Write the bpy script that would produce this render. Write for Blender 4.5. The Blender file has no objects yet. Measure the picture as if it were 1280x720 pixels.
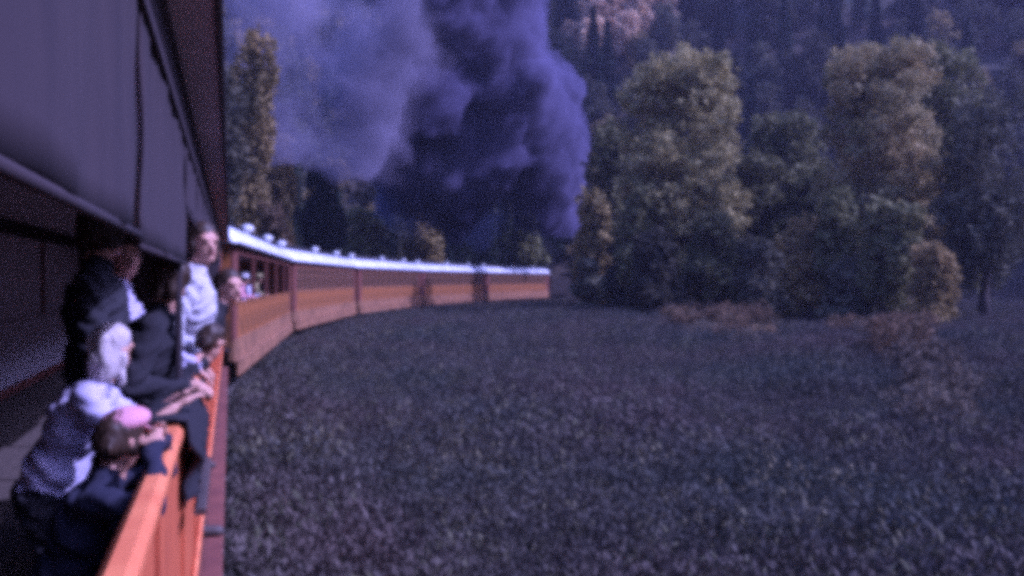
import bpy, bmesh, math, random
import numpy as np
from mathutils import Vector, Matrix

S = bpy.context.scene
C = S.collection
PI = math.pi
# ------------------------------------------------------------------ camera
F = 1100.0                              # focal length in pixels of the 1280 px wide photograph
ALPHA = math.atan(352 / F)              # the track runs this much to the left of the view axis
EYE = 2.65
cam = bpy.data.cameras.new('camera')
camo = bpy.data.objects.new('camera', cam); C.objects.link(camo)
cam.sensor_width = 36; cam.lens = 36 * F / 1280
cam.clip_start = 0.05; cam.clip_end = 3000
camo.location = (0, 0, EYE)
camo.rotation_euler = (math.radians(90 - .52), 0, -ALPHA)
S.camera = camo
# ------------------------------------------------------------------ light
SUN_EL, SUN_AZ = math.radians(44), math.radians(112)    # azimuth clockwise from +Y
W = bpy.data.worlds.new('World'); S.world = W; W.use_nodes = True
nt = W.node_tree; nt.nodes.clear()
sky = nt.nodes.new('ShaderNodeTexSky'); sky.sky_type = 'NISHITA'; sky.sun_disc = False
sky.sun_elevation = SUN_EL; sky.sun_rotation = SUN_AZ; sky.air_density = 1.3; sky.dust_density = 2.5
bg = nt.nodes.new('ShaderNodeBackground'); bg.inputs[1].default_value = 0.15
wo = nt.nodes.new('ShaderNodeOutputWorld')
nt.links.new(sky.outputs[0], bg.inputs[0]); nt.links.new(bg.outputs[0], wo.inputs[0])
sl = bpy.data.lights.new('sun', 'SUN'); sl.energy = 2.8; sl.angle = math.radians(.6); sl.color = (1, .93, .84)
so = bpy.data.objects.new('sun', sl); C.objects.link(so)
sd = Vector((math.sin(SUN_AZ) * math.cos(SUN_EL), math.cos(SUN_AZ) * math.cos(SUN_EL), math.sin(SUN_EL)))
so.rotation_euler = sd.to_track_quat('Z', 'Y').to_euler()
so.location = (0, 0, 60)
vs = S.view_settings
vs.view_transform = 'Standard'; vs.look = 'None'; vs.gamma = 1; vs.exposure = 0.6
vs.use_white_balance = True; vs.white_balance_temperature = 4450; vs.white_balance_tint = 61
S.cycles.filter_width = 6.0             # the soft focus of the film frame
S.cycles.use_denoising = False         # the grain of the film frame comes from the sampling
S.cycles.use_adaptive_sampling = False
S.cycles.volume_step_rate = 2.0
S.cycles.volume_max_steps = 160
S.cycles.volume_bounces = 0
S.cycles.max_bounces = 6
S.cycles.transparent_max_bounces = 12

# ------------------------------------------------------------------ helpers
CA, SA = math.cos(ALPHA), math.sin(ALPHA)
def at(px, py, Z):
    X = (px - 640) / F * Z
    return Vector((X * CA + Z * SA, -X * SA + Z * CA, EYE + (350 - py) / F * Z))

def mat(name, col, col2=None, rough=.8, scale=6.0, detail=4, metallic=0, bump=0, rand=0, spec=.3, stretch=None, trans=0, coords='Object', mid=.5, width=.25):
    m = bpy.data.materials.new(name); m.use_nodes = True
    t = m.node_tree; b = t.nodes['Principled BSDF']
    b.inputs['Roughness'].default_value = rough; b.inputs['Metallic'].default_value = metallic
    b.inputs['Specular IOR Level'].default_value = spec
    tc = t.nodes.new('ShaderNodeTexCoord'); mp = t.nodes.new('ShaderNodeMapping')
    if stretch: mp.inputs['Scale'].default_value = stretch
    if coords == 'World':
        g = t.nodes.new('ShaderNodeNewGeometry'); t.links.new(g.outputs['Position'], mp.inputs[0])
    else: t.links.new(tc.outputs[coords], mp.inputs[0])
    n = t.nodes.new('ShaderNodeTexNoise'); n.inputs['Scale'].default_value = scale; n.inputs['Detail'].default_value = detail
    t.links.new(mp.outputs[0], n.inputs['Vector'])
    r = t.nodes.new('ShaderNodeMapRange'); r.inputs[1].default_value = mid - width; r.inputs[2].default_value = mid + width
    t.links.new(n.outputs['Fac'], r.inputs[0])
    mx = t.nodes.new('ShaderNodeMix'); mx.data_type = 'RGBA'
    col2 = col2 or tuple(c * .6 for c in col)
    mx.inputs[6].default_value = (*col, 1); mx.inputs[7].default_value = (*col2, 1)
    t.links.new(r.outputs[0], mx.inputs[0]); out = mx.outputs[2]
    if rand:
        oi = t.nodes.new('ShaderNodeObjectInfo'); hs = t.nodes.new('ShaderNodeHueSaturation')
        m1 = t.nodes.new('ShaderNodeMapRange'); m1.inputs[3].default_value = 1 - rand; m1.inputs[4].default_value = 1 + rand
        t.links.new(oi.outputs['Random'], m1.inputs[0]); t.links.new(m1.outputs[0], hs.inputs['Value'])
        m2 = t.nodes.new('ShaderNodeMath'); m2.operation = 'MULTIPLY_ADD'
        m2.inputs[1].default_value = .05 * rand; m2.inputs[2].default_value = .5 - .025 * rand
        t.links.new(oi.outputs['Random'], m2.inputs[0]); t.links.new(m2.outputs[0], hs.inputs['Hue'])
        t.links.new(out, hs.inputs['Color']); out = hs.outputs[0]
    t.links.new(out, b.inputs['Base Color'])
    if trans:
        b.inputs['Transmission Weight'].default_value = 0
        tr = t.nodes.new('ShaderNodeBsdfTranslucent'); ms = t.nodes.new('ShaderNodeMixShader'); ms.inputs[0].default_value = trans
        t.links.new(out, tr.inputs[0]); t.links.new(b.outputs[0], ms.inputs[1]); t.links.new(tr.outputs[0], ms.inputs[2])
        t.links.new(ms.outputs[0], t.nodes['Material Output'].inputs[0])
    if bump:
        bp = t.nodes.new('ShaderNodeBump'); bp.inputs['Strength'].default_value = bump; bp.inputs['Distance'].default_value = .02
        t.links.new(n.outputs['Fac'], bp.inputs['Height']); t.links.new(bp.outputs[0], b.inputs['Normal'])
    return m

M = dict(
    orange=mat('orange_painted_wood', (.68, .17, .05), (.30, .07, .03), rough=.55, scale=3, detail=9, bump=.3, width=.3, stretch=(1, 4, 1)),
    orange_lip=mat('highlit_orange_paint', (.78, .26, .09), (.55, .14, .05), rough=.45, scale=5, detail=6, bump=.1),  # lighter orange paints the bright highlight onto rail and moulding
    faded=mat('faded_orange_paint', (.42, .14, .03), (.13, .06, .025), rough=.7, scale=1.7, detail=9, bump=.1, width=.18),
    maroon=mat('dusty_maroon_paint', (.20, .07, .045), (.12, .04, .03), rough=.7, scale=4, detail=7, stretch=(1, 1, 3)),
    tan=mat('dusty_tan_paint', (.36, .17, .08), (.15, .075, .04), rough=.7, scale=1.8, detail=9, width=.18),
    brownwood=mat('dark_varnished_wood', (.11, .075, .075), (.08, .055, .055), rough=.6, scale=5, stretch=(6, 1, 1)),
    ceiling=mat('grey_painted_ceiling_boards', (.55, .48, .50), (.46, .40, .42), rough=.75, scale=4, stretch=(6, 1, 1)),
    canvas=mat('dark_canvas', (.050, .036, .038), (.034, .025, .029), rough=.95, scale=3, detail=8, bump=.2, stretch=(1, 3, .6)),
    silver=mat('silver_roof_paint', (.78, .78, .80), (.50, .50, .53), rough=.45, scale=.9, detail=8, bump=.1),
    darkroof=mat('weathered_roof_felt', (.10, .09, .09), (.05, .045, .05), rough=.8, scale=3),
    iron=mat('black_iron', (.03, .028, .028), (.055, .04, .03), rough=.55, scale=9, metallic=.4),
    white=mat('white_paint', (.75, .74, .72), (.55, .54, .5), rough=.6, scale=5),
    glass=mat('dusty_window_glass', (.10, .055, .03), (.05, .03, .02), rough=.35, scale=1.3, spec=.2),
    steel=mat('worn_steel', (.35, .33, .31), (.2, .14, .1), rough=.35, scale=20, metallic=.9),
    gravel=mat('ballast_stone', (.16, .14, .13), (.08, .07, .065), rough=.95, scale=18, bump=.8),
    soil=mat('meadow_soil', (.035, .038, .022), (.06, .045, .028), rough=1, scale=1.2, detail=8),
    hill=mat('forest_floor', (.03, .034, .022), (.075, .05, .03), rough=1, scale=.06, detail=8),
    bark=mat('grey_bark', (.12, .09, .07), (.05, .04, .035), rough=.95, scale=6, bump=.8, stretch=(3, 3, .6)),
    # foliage
    olive=mat('olive_cottonwood_leaves', (.27, .25, .10), (.13, .135, .06), rough=.7, scale=.35, rand=.2, trans=.2, spec=.08),
    cotton=mat('pale_olive_leaves', (.50, .42, .16), (.26, .24, .11), rough=.7, scale=.35, trans=.25, spec=.08),
    cotton2=mat('browning_olive_leaves', (.50, .38, .16), (.22, .22, .10), rough=.7, scale=.22, trans=.25, spec=.08),
    gold=mat('turning_gold_leaves', (.40, .29, .11), (.18, .155, .07), rough=.7, scale=.3, rand=.25, trans=.25, spec=.08),
    green=mat('dark_green_leaves', (.15, .135, .08), (.07, .07, .045), rough=.7, scale=.4, rand=.3, trans=.15, spec=.08),
    tanleaf=mat('dry_tan_leaves', (.20, .16, .105), (.11, .095, .07), rough=.8, scale=.8, rand=.3, trans=.15, spec=.08),
    rust=mat('rusty_autumn_leaves', (.26, .165, .09), (.12, .105, .06), rough=.75, scale=.8, rand=.3, trans=.2, spec=.08),
    conifer=mat('conifer_needles', (.045, .058, .036), (.022, .032, .022), rough=.8, scale=.5, rand=.35, spec=.08),
    aspen=mat('sunlit_toned_aspen_leaves', (.72, .56, .36), (.56, .38, .24), rough=.7, scale=.25, rand=.25, trans=.25, spec=.08),  # autumn leaf colour, lightened to paint in sunlight on the high slope
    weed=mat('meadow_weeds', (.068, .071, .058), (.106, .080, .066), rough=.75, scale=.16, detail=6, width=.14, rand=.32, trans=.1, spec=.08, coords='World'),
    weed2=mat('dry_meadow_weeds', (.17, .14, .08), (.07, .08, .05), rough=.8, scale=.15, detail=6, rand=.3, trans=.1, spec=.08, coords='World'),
    flower=mat('pale_flowers', (.4, .38, .4), (.35, .33, .4), rough=.8, scale=5),
    # people
    skin=mat('skin', (.58, .32, .22), (.50, .26, .18), rough=.55, scale=12),
    navy=mat('navy_wool', (.018, .018, .035), (.028, .026, .045), rough=.9, scale=30, bump=.3),
    black=mat('black_cloth', (.014, .013, .016), (.024, .02, .024), rough=.9, scale=30, bump=.3),
    charcoal=mat('charcoal_cloth', (.035, .032, .038), (.02, .018, .024), rough=.9, scale=20, bump=.3),
    lavender=mat('lavender_cotton', (.52, .46, .60), (.40, .36, .50), rough=.85, scale=9, bump=.2),
    whitecloth=mat('white_cotton', (.52, .49, .52), (.40, .37, .41), rough=.85, scale=12, bump=.2),
    pink=mat('pink_cotton', (.66, .30, .34), (.5, .22, .26), rough=.85, scale=12),
    khaki=mat('olive_khaki_cloth', (.32, .27, .13), (.22, .18, .09), rough=.85, scale=12),
    brownhair=mat('brown_hair', (.035, .02, .014), (.06, .035, .02), rough=.5, scale=40, stretch=(1, 1, 6)),
    fairhair=mat('pale_fair_hair', (.60, .52, .50), (.42, .35, .34), rough=.5, scale=30, stretch=(1, 1, 5)),
    eye=mat('dark_eye', (.01, .008, .008), (.02, .015, .012), rough=.2),
    lip=mat('lip', (.35, .12, .10), (.3, .1, .09), rough=.5),
    leather=mat('scuffed_leather', (.05, .035, .03), (.09, .07, .06), rough=.5, scale=14),
    brass=mat('brass', (.55, .36, .12), (.4, .25, .08), rough=.3, metallic=.9),
    chrome=mat('camera_metal', (.5, .5, .52), (.3, .3, .32), rough=.3, metallic=.8),
)

class MB:
    """collects simple solids, then links them as one mesh object"""
    def __init__(s): s.v = []; s.f = []; s.sm = []
    def add(s, v, f, smooth=False):
        o = len(s.v); s.v += [tuple(p) for p in v]; s.f += [tuple(i + o for i in q) for q in f]; s.sm += [smooth] * len(f)
        return s
    def box(s, x0, x1, y0, y1, z0, z1, bev=0):
        if bev:
            b = bev; vs_ = []
            # a box whose long edges are cut off: an octagonal prism along its longest axis
            d = [x1 - x0, y1 - y0, z1 - z0]; ax = d.index(max(d)); b = min(b, *(q * .4 for q in d))
            lo = [x0, y0, z0]; hi = [x1, y1, z1]; u, w = [(1, 2), (0, 2), (0, 1)][ax]
            ring = [(lo[u] + b, lo[w]), (hi[u] - b, lo[w]), (hi[u], lo[w] + b), (hi[u], hi[w] - b), (hi[u] - b, hi[w]), (lo[u] + b, hi[w]), (lo[u], hi[w] - b), (lo[u], lo[w] + b)]
            for a in (lo[ax], hi[ax]):
                for p, q in ring:
                    t = [0, 0, 0]; t[ax] = a; t[u] = p; t[w] = q; vs_.append(t)
            f = [tuple(range(8)), tuple(range(15, 7, -1))] + [(i, 8 + i, 8 + (i + 1) % 8, (i + 1) % 8) for i in range(8)]
            return s.add(vs_, f)
        return s.add([(x, y, z) for x in (x0, x1) for y in (y0, y1) for z in (z0, z1)],
                     [(0, 1, 3, 2), (4, 6, 7, 5), (0, 4, 5, 1), (2, 3, 7, 6), (0, 2, 6, 4), (1, 5, 7, 3)])
    def tube(s, pts, rs, n=10, sx=1, smooth=True, cap=True):
        pts = [Vector(p) for p in pts]; rs = rs if isinstance(rs, (list, tuple)) else [rs] * len(pts)
        vs_ = []; up = None
        for i, p in enumerate(pts):
            d = (pts[min(i + 1, len(pts) - 1)] - pts[max(i - 1, 0)]).normalized()
            if up is None: up = Vector((0, 0, 1)) if abs(d.z) < .9 else Vector((0, 1, 0))
            a = d.cross(up).normalized(); b = a.cross(d).normalized(); up = b
            for k in range(n):
                t = 2 * PI * k / n; vs_.append(p + (a * math.cos(t) * sx + b * math.sin(t)) * rs[i])
        f = []
        for i in range(len(pts) - 1):
            for k in range(n):
                f.append((i * n + k, i * n + (k + 1) % n, (i + 1) * n + (k + 1) % n, (i + 1) * n + k))
        if cap: f += [tuple(range(n - 1, -1, -1)), tuple((len(pts) - 1) * n + k for k in range(n))]
        return s.add(vs_, f, smooth)
    def ell(s, c, r, rot=None, n=12, m=8, cut=-1.0):
        c = Vector(c); rot = rot or Matrix.Identity(3); vs_ = []; f = []
        for i in range(m + 1):
            ph = -PI / 2 + PI * i / m
            if math.sin(ph) < cut: ph = math.asin(cut)
            for k in range(n):
                t = 2 * PI * k / n
                vs_.append(c + rot @ Vector((r[0] * math.cos(ph) * math.cos(t), r[1] * math.cos(ph) * math.sin(t), r[2] * math.sin(ph))))
        for i in range(m):
            for k in range(n): f.append((i * n + k, i * n + (k + 1) % n, (i + 1) * n + (k + 1) % n, (i + 1) * n + k))
        return s.add(vs_, f, True)
    def mesh(s, name, m):
        me = bpy.data.meshes.new(name); me.from_pydata(s.v, [], s.f); me.polygons.foreach_set('use_smooth', s.sm)
        if m: me.materials.append(m if not isinstance(m, str) else M[m])
        me.update(); return me
    def obj(s, name, m, parent=None, loc=None): return link(name, s.mesh(name, m), parent, loc)

def link(name, me, parent=None, loc=None, rz=0):
    o = bpy.data.objects.new(name, me); C.objects.link(o)
    if parent: o.parent = parent
    if loc is not None: o.location = loc
    if rz: o.rotation_euler.z = rz
    return o
def tag(o, label=None, cat=None, group=None, kind=None):
    if label: o['label'] = label
    if cat: o['category'] = cat
    if group: o['group'] = group
    if kind: o['kind'] = kind
    return o
def empty(name, loc, rz, label, cat, group=None):
    o = bpy.data.objects.new(name, None); C.objects.link(o); o.location = loc; o.rotation_euler.z = rz
    return tag(o, label, cat, group)
def copy_tree(o, parent=None):
    c = o.copy(); C.objects.link(c); c.parent = parent
    for ch in list(KIDS.get(o.name, o.children)): copy_tree(ch, c)
    return c
KIDS = {}

# ------------------------------------------------------------------ the line of the track
WALL = -.18                 # outer face of the near car's side
HALF = 1.35
R0, Y0 = 130.0, 13.0        # the curve: radius of the car sides, where it starts
XC = WALL + R0
def track(s, off=0.0):
    """s metres past the start of the curve on the centre line; off to the right"""
    r = R0 + HALF - off
    if s < 0: return Vector((WALL - HALF + off, Y0 + s, 0)), 0.0
    th = s / (R0 + HALF)
    return Vector((XC - r * math.cos(th), Y0 + r * math.sin(th), 0)), th
def dist_track(x, y):
    """signed distance to the right of the centre line"""
    y = np.asarray(y, float); x = np.asarray(x, float)
    r = np.hypot(XC - x, y - Y0)
    return np.where(y < Y0, x - (WALL - HALF), (R0 + HALF) - r)

# ------------------------------------------------------------------ ground and hills
rng = np.random.default_rng(7)
def fbm(x, y, s, k=4):
    v = 0; a = 1
    for i in range(k):
        f = 2 ** i / s
        v = v + a * (np.sin(x * f * 1.7 + i * 3.1 + 1.3 * np.sin(y * f * 1.1 + i)) * np.cos(y * f * 1.3 + i * 1.7 + 1.1 * np.sin(x * f * .9 + 2 * i)))
        a *= .5
    return v
def height(x, y):
    x = np.asarray(x, float); y = np.asarray(y, float)
    d = dist_track(x, y)
    g = -.55 + .25 * fbm(x, y, 14) * np.clip((d - 3) / 12, 0, 1)
    # slope that climbs behind the line, away from the curve
    Zc = x * SA + y * CA; Xc = x * CA - y * SA
    ang = Xc / np.maximum(Zc, 1)
    ridge = np.interp(ang, [-.60, -.34, -.26, -.20, -.10, .0, .03, .12, .3, .6, 1.2], [160, 135, 114, 94, 90, 94, 96, 165, 170, 160, 140])
    rr = np.hypot(x, y)
    t = np.clip((rr - 128) / 190, 0, 1.6)
    g = g + ridge * np.minimum(t, 1) ** 1.05 * (1 + .06 * fbm(x, y, 45)) + 2.5 * fbm(x, y, 22) * np.clip(t * 3, 0, 1)
    g = g + np.clip(rr - 318, 0, 900) * .10
    # bank rising behind the train on the left
    g = g + np.clip((-d - 5), 0, 40) * .12 * np.clip(y / 20, 0, 1)
    return g
def grid_mesh(name, xs, ys, zf, m):
    X, Y = np.meshgrid(xs, ys); Z = zf(X, Y); nx = len(xs); ny = len(ys)
    v = np.stack([X, Y, Z], -1).reshape(-1, 3)
    i = np.arange((ny - 1) * (nx - 1)); r = i // (nx - 1); c = i % (nx - 1); a = r * nx + c
    f = np.stack([a, a + 1, a + nx + 1, a + nx], -1)
    me = bpy.data.meshes.new(name); me.from_pydata(v.tolist(), [], f.tolist()); me.materials.append(m); me.polygons.foreach_set('use_smooth', [True] * len(f))
    return link(name, me)
def axis(lo, hi, fine_lo, fine_hi, fine, coarse):
    return np.concatenate([np.arange(lo, fine_lo, coarse), np.arange(fine_lo, fine_hi, fine), np.arange(fine_hi, hi + coarse, coarse)])
gnd = grid_mesh('ground', axis(-1400, 1600, -120, 330, 3, 60), axis(-400, 1800, -30, 400, 3, 60), height, M['hill'])
tag(gnd, kind='structure')
def strip(name, o0, o1, z, m, s0=-30, s1=150, n=120, top=None):
    b = MB(); V = []
    for i in range(n + 1):
        s = s0 + (s1 - s0) * i / n
        for o in (o0 - .3, o0, o1, o1 + .3):
            p, _ = track(s, o); V.append((p.x, p.y, z if o in (o0, o1) else z - .45))
    b.add(V, [(4 * i + k, 4 * i + k + 1, 4 * i + k + 5, 4 * i + k + 4) for i in range(n) for k in range(3)])
    return b.obj(name, m)
tag(strip('railway_ballast', -1.0, .95, -.2, 'gravel'), kind='structure')
rails = empty('railway_track', (0, 0, 0), 0, 'narrow steel railway track curving right beneath the train', 'track'); tag(rails, kind='structure')
for off in (-.55, .55):
    b = MB(); V = []
    for i in range(81):
        s = -30 + 180 * i / 80
        for o, z in ((-.04, -.12), (.04, -.12), (.03, 0), (-.03, 0)):
            p, _ = track(s, off + o); V.append((p.x, p.y, z))
    b.add(V, [(4 * i + k, 4 * i + (k + 1) % 4, 4 * i + 4 + (k + 1) % 4, 4 * i + 4 + k) for i in range(80) for k in range(4)])
    b.obj('rail', 'steel', rails)
tie = MB().box(-.95, .95, -.1, .1, -.24, -.12).mesh('sleeper', 'bark')
for i in range(92):
    p, th = track(-8 + i * 1.7); link('sleeper', tie, rails, p, -th)

# ------------------------------------------------------------------ coaches
FL, TOP, WIN, EAVE = 1.12, 2.13, 3.26, 3.50      # floor, top of side wall, window head, eave
OVER = .155
def roof_profile(n=14, lift=0.0):
    """half-open arch from right eave to left eave"""
    pts = []
    for i in range(n + 1):
        t = -1 + 2 * i / n
        x = -t * (HALF + OVER); z = EAVE + .60 * (1 - abs(t) ** 3.2) ** .8
        pts.append((x, z + lift))
    return pts
def make_coach(L, label, opened, cars=0, near=False):
    h = L / 2
    root = empty('passenger_coach', (0, 0, 0), 0, label, 'railway coach', 'coaches of the excursion train')
    def P(b, name, m): return b.obj(name, m, root)
    b = MB().box(-HALF + .05, HALF - .05, -h, h, FL - .1, FL); P(b, 'floor', 'bark' if near else 'brownwood')
    # sill beam along both sides, tan and dusty
    for sx in (1, -1):
        x0, x1 = sorted((sx * (HALF - .10), sx * (HALF + .012)))
        P(MB().box(x0, x1, -h, h, .80, FL + .10, .015), 'side_sill', 'maroon' if near else 'tan')
        P(MB().box(*sorted((sx * (HALF - .02), sx * (HALF + .125))), -h + .1, h - .1, .76, .798, .01), 'running_board', 'maroon' if near else 'tan')
        P(MB().box(*sorted((sx * (HALF + .06), sx * (HALF + .10))), -h + .1, h - .1, .45, .758), 'step_skirt', 'maroon' if near else 'tan')
    nb = int(round((L - 1.6) / 1.2)); w = (L - 1.6) / nb
    me_panel = {}
    for sx in (1, -1):
        xa, xb = sorted((sx * (HALF - .05), sx * HALF))
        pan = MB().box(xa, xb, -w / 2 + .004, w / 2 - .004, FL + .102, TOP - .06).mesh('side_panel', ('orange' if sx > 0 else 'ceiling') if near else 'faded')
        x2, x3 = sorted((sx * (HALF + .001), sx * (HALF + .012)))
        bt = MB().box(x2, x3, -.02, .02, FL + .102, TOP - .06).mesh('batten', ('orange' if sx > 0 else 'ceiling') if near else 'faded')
        post = MB().box(*sorted((sx * (HALF - .09), sx * (HALF + .002))), -.045, .045, TOP, WIN, .008).mesh('window_post', 'maroon')
        for i in range(nb):
            y = -h + .8 + (i + .5) * w
            link('side_panel', pan, root, (0, y, 0))
            if i: link('batten', bt, root, (0, y - w / 2, 0))
            if not opened or i % 3 == 0 or i == 0:
                if not (near and sx > 0): link('window_post', post, root, (0, y - w / 2, 0))
        if near and sx > 0: link('window_post', post, root, (0, h - .84, 0))
        # window head board, top rail
        P(MB().box(*sorted((sx * (HALF - .06), sx * (HALF + .004))), -h, h, WIN, EAVE + .02), 'letterboard', 'canvas' if near else 'maroon')
        P(MB().box(*sorted((sx * (HALF - .052), sx * (HALF + .018))), -h, h, TOP - .058, TOP, .018), 'belt_rail', ('orange_lip' if sx > 0 else 'ceiling') if near else 'faded')
        if sx > 0: P(MB().box(HALF + .003, HALF + .028, -h, h, FL + .10, FL + .16, .01), 'moulding', 'orange_lip' if near else 'tan')
        # windows or a closed side
        if near and sx < 0:
            P(MB().box(-HALF + .0, -HALF + .05, -h, h, TOP + .001, WIN), 'closed_side', 'ceiling')
        elif not opened:
            fr = MB()
            for (a0, a1, z0, z1) in ((-w / 2 + .05, w / 2 - .05, TOP + .002, TOP + .07), (-w / 2 + .05, w / 2 - .05, WIN - .07, WIN - .002), (-w / 2 + .05, -w / 2 + .11, TOP + .072, WIN - .072), (w / 2 - .11, w / 2 - .05, TOP + .072, WIN - .072), (-w / 2 + .112, w / 2 - .112, WIN - .42, WIN - .38)):
                fr.box(*sorted((sx * (HALF - .06), sx * (HALF - .02))), a0, a1, z0, z1)
            frm = fr.mesh('window', 'tan')
            gl = MB().box(*sorted((sx * (HALF - .045), sx * (HALF - .04))), -w / 2 + .10, w / 2 - .10, TOP + .05, WIN - .06).mesh('pane', 'glass')
            for i in range(nb):
                o = link('window', frm, root, (0, -h + .8 + (i + .5) * w, 0)); link('pane', gl, o)
    # end walls with a doorway, corner posts
    for sy in (1, -1):
        ya, yb = sorted((sy * (h - .06), sy * h))
        e = MB()
        for x0, x1, z0, z1 in ((-HALF + .06, -.42, FL, EAVE), (.42, HALF - .06, FL, EAVE), (-.42, .42, 3.15, EAVE)): e.box(x0, x1, ya, yb, z0, z1)
        if not (near and sy < 0): P(e, 'end_wall', 'brownwood' if near else 'faded')
        if not near or sy > 0:
            d = P(MB().box(-.42, .42, *sorted((sy * (h - .05), sy * (h - .015))), FL, 3.15), 'door', 'brownwood')
            MB().tube([(.3, sy * (h - .01), 2.1), (.3, sy * (h + .04), 2.1), (.2, sy * (h + .04), 2.1)], .012, 6).obj('handle', 'brass', d)
        for sx in (1, -1):
            y0, y1 = sorted((sy * (h - .8), sy * h))
            if near and sy < 0: continue
            P(MB().box(*sorted((sx * (HALF - .055), sx * HALF)), y0 + .003, y1 - .003, FL + .102, WIN), 'corner_panel', ('brownwood' if sx < 0 else 'orange') if near else 'maroon')  # farther coaches: maroon paints in the shade of the gap between them
        # buffer beam, coupler, diaphragm
        P(MB().box(-1.1, 1.1, *sorted((sy * h, sy * (h + .12))), .75, FL, .02), 'buffer_beam', 'iron')
        P(MB().box(-.1, .1, *sorted((sy * (h + .12), sy * (h + .45))), .78, .98, .03), 'coupler', 'iron')
        for sx in (1, -1):
            P(MB().tube([(sx * 1.05, sy * (h + .06), FL), (sx * 1.05, sy * (h + .1), 2.1)], .018, 6), 'grab_iron', 'iron')
    # roof shell
    pr = roof_profile(); n = len(pr); V = []; Fc = []
    st = [(-h - .35, .0), (-h - .1, 0), (h + .1, 0), (h + .35, .0)]
    for y, dz in st:
        k = .93 if abs(y) > h + .3 else 1
        for x, z in pr: V.append((x * k, y, EAVE + (z - EAVE) * (k if k < 1 else 1)))
    for x, z in pr: pass
    for j in range(3):
        for i in range(n - 1): Fc.append((j * n + i, (j + 1) * n + i, (j + 1) * n + i + 1, j * n + i + 1))
    b = MB().add(V, Fc, True)
    for j in (0, 3):
        b.add([V[j * n + i] for i in range(n)], [tuple(range(n))])
    roof = P(b, 'roof', 'silver')
    b = MB()
    for sx in (1, -1): b.box(*sorted((sx * (HALF + OVER - .02), sx * (HALF + OVER + .008))), -h - .12, h + .12, EAVE - .05, EAVE + .012, .008)
    b.obj('gutter', 'darkroof', roof)
    P(MB().box(-HALF - OVER + .01, HALF + OVER - .01, -h - .1, h + .1, EAVE - .03, EAVE - .005), 'soffit', 'ceiling')
    # seams of the metal roof
    b = MB(); k = int(L / 1.5)
    for q in range(n - 1):
        (xa, za), (xb, zb) = pr[q], pr[q + 1]
        b.add([(xa, -.02, za), (xb, -.02, zb), (xb, -.02, zb + .02), (xa, -.02, za + .02), (xa, .02, za), (xb, .02, zb), (xb, .02, zb + .02), (xa, .02, za + .02)],
              [(0, 1, 2, 3), (4, 7, 6, 5), (3, 2, 6, 7)])
    seam = b.mesh('roof_seam', 'silver')
    for i in range(1, k): link('roof_seam', seam, roof, (0, -h + L * i / k, 0))
    # clerestory and ventilators
    cl = MB().box(-.55, .55, -h + 1.2, h - 1.2, EAVE + .55, EAVE + .76, .01).obj('clerestory', 'darkroof', roof)
    b = MB(); b.add([(-.66, -h + 1, EAVE + .76), (-.66, h - 1, EAVE + .76), (-.3, -h + 1, EAVE + .84), (-.3, h - 1, EAVE + .84), (.3, -h + 1, EAVE + .84), (.3, h - 1, EAVE + .84), (.66, -h + 1, EAVE + .76), (.66, h - 1, EAVE + .76)],
                    [(0, 2, 3, 1), (2, 4, 5, 3), (4, 6, 7, 5), (0, 6, 4, 2), (1, 3, 5, 7)]); b.obj('clerestory_roof', 'darkroof', roof)
    vm = MB().tube([(0, 0, 0), (0, 0, .2), (0, 0, .22), (0, 0, .36), (0, 0, .42)], [.09, .09, .2, .2, .05], 10).mesh('ventilator', 'white')
    for y in (-h + .55, -h * .12, h * .6):
        o = link('ventilator', vm, roof, (.72, y, EAVE + .48))
    # trucks
    for y in (-h + 2.6, h - 2.6):
        b = MB()
        for sx in (1, -1): b.box(*sorted((sx * .62, sx * .74)), y - 1.1, y + 1.1, .35, .6, .04)
        b.box(-.7, .7, y - .15, y + .15, .4, .65); tk = P(b, 'truck', 'iron')
        for yy in (y - .75, y + .75):
            b = MB()
            for sx in (1, -1):
                b.tube([(sx * .49, yy, .36), (sx * .6, yy, .36)], .36, 20, smooth=False)
            b.tube([(-.55, yy, .36), (.55, yy, .36)], .06, 8); b.obj('wheelset', 'iron', tk)
    return root
# the near car, whose side fills the left of the view
OUR = make_coach(23.0, 'nearest coach with smooth orange lower side and dark open windows full of passengers', True, near=True)
OUR.location = (WALL - HALF, 8.3, 0)
def blind(y0, y1, zlow, seed):
    """a canvas drop blind between two posts, slack and lightly creased"""
    g = random.Random(seed); V = []; nx = max(8, int((y1 - y0) * 14)); nz = 12; ph = g.uniform(0, 6)
    for i in range(nx + 1):
        t = i / nx; y = y0 + (y1 - y0) * t
        for j in range(nz + 1):
            z = EAVE - .04 + (zlow - EAVE + .04) * j / nz
            V.append((HALF - .012 + .007 * math.sin(t * 17 + ph + j * .15) * (.3 + j / nz) + .004 * math.sin(t * 43 + j), y - 8.3, z + .006 * math.sin(t * 9 + ph) * j / nz))
    m = nz + 1
    o = MB().add(V, [(i * m + j, i * m + j + 1, (i + 1) * m + j + 1, (i + 1) * m + j) for i in range(nx) for j in range(nz)], True).obj('canvas_blind', 'canvas', OUR)
    md = o.modifiers.new('thick', 'SOLIDIFY'); md.thickness = .006
    MB().tube([(HALF - .012, y0 - 8.3 + .01, zlow - .005), (HALF - .012, y1 - 8.3 - .01, zlow - .005)], .009, 8).obj('bottom_bar', 'canvas', o)
    return o
YB = [.35, 2.12, 4.20, 5.6, 7.0, 8.4, 9.8, 11.2, 12.6, 14.0, 15.4, 16.8, 18.6]
for k in range(len(YB) - 1):
    blind(YB[k] + .012, YB[k + 1] - .012, (2.755, 2.73, 2.97, 2.93, 3.0, 2.95, 3.0, 2.9, 2.97, 2.95, 3.0, 2.9)[k], k)
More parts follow.
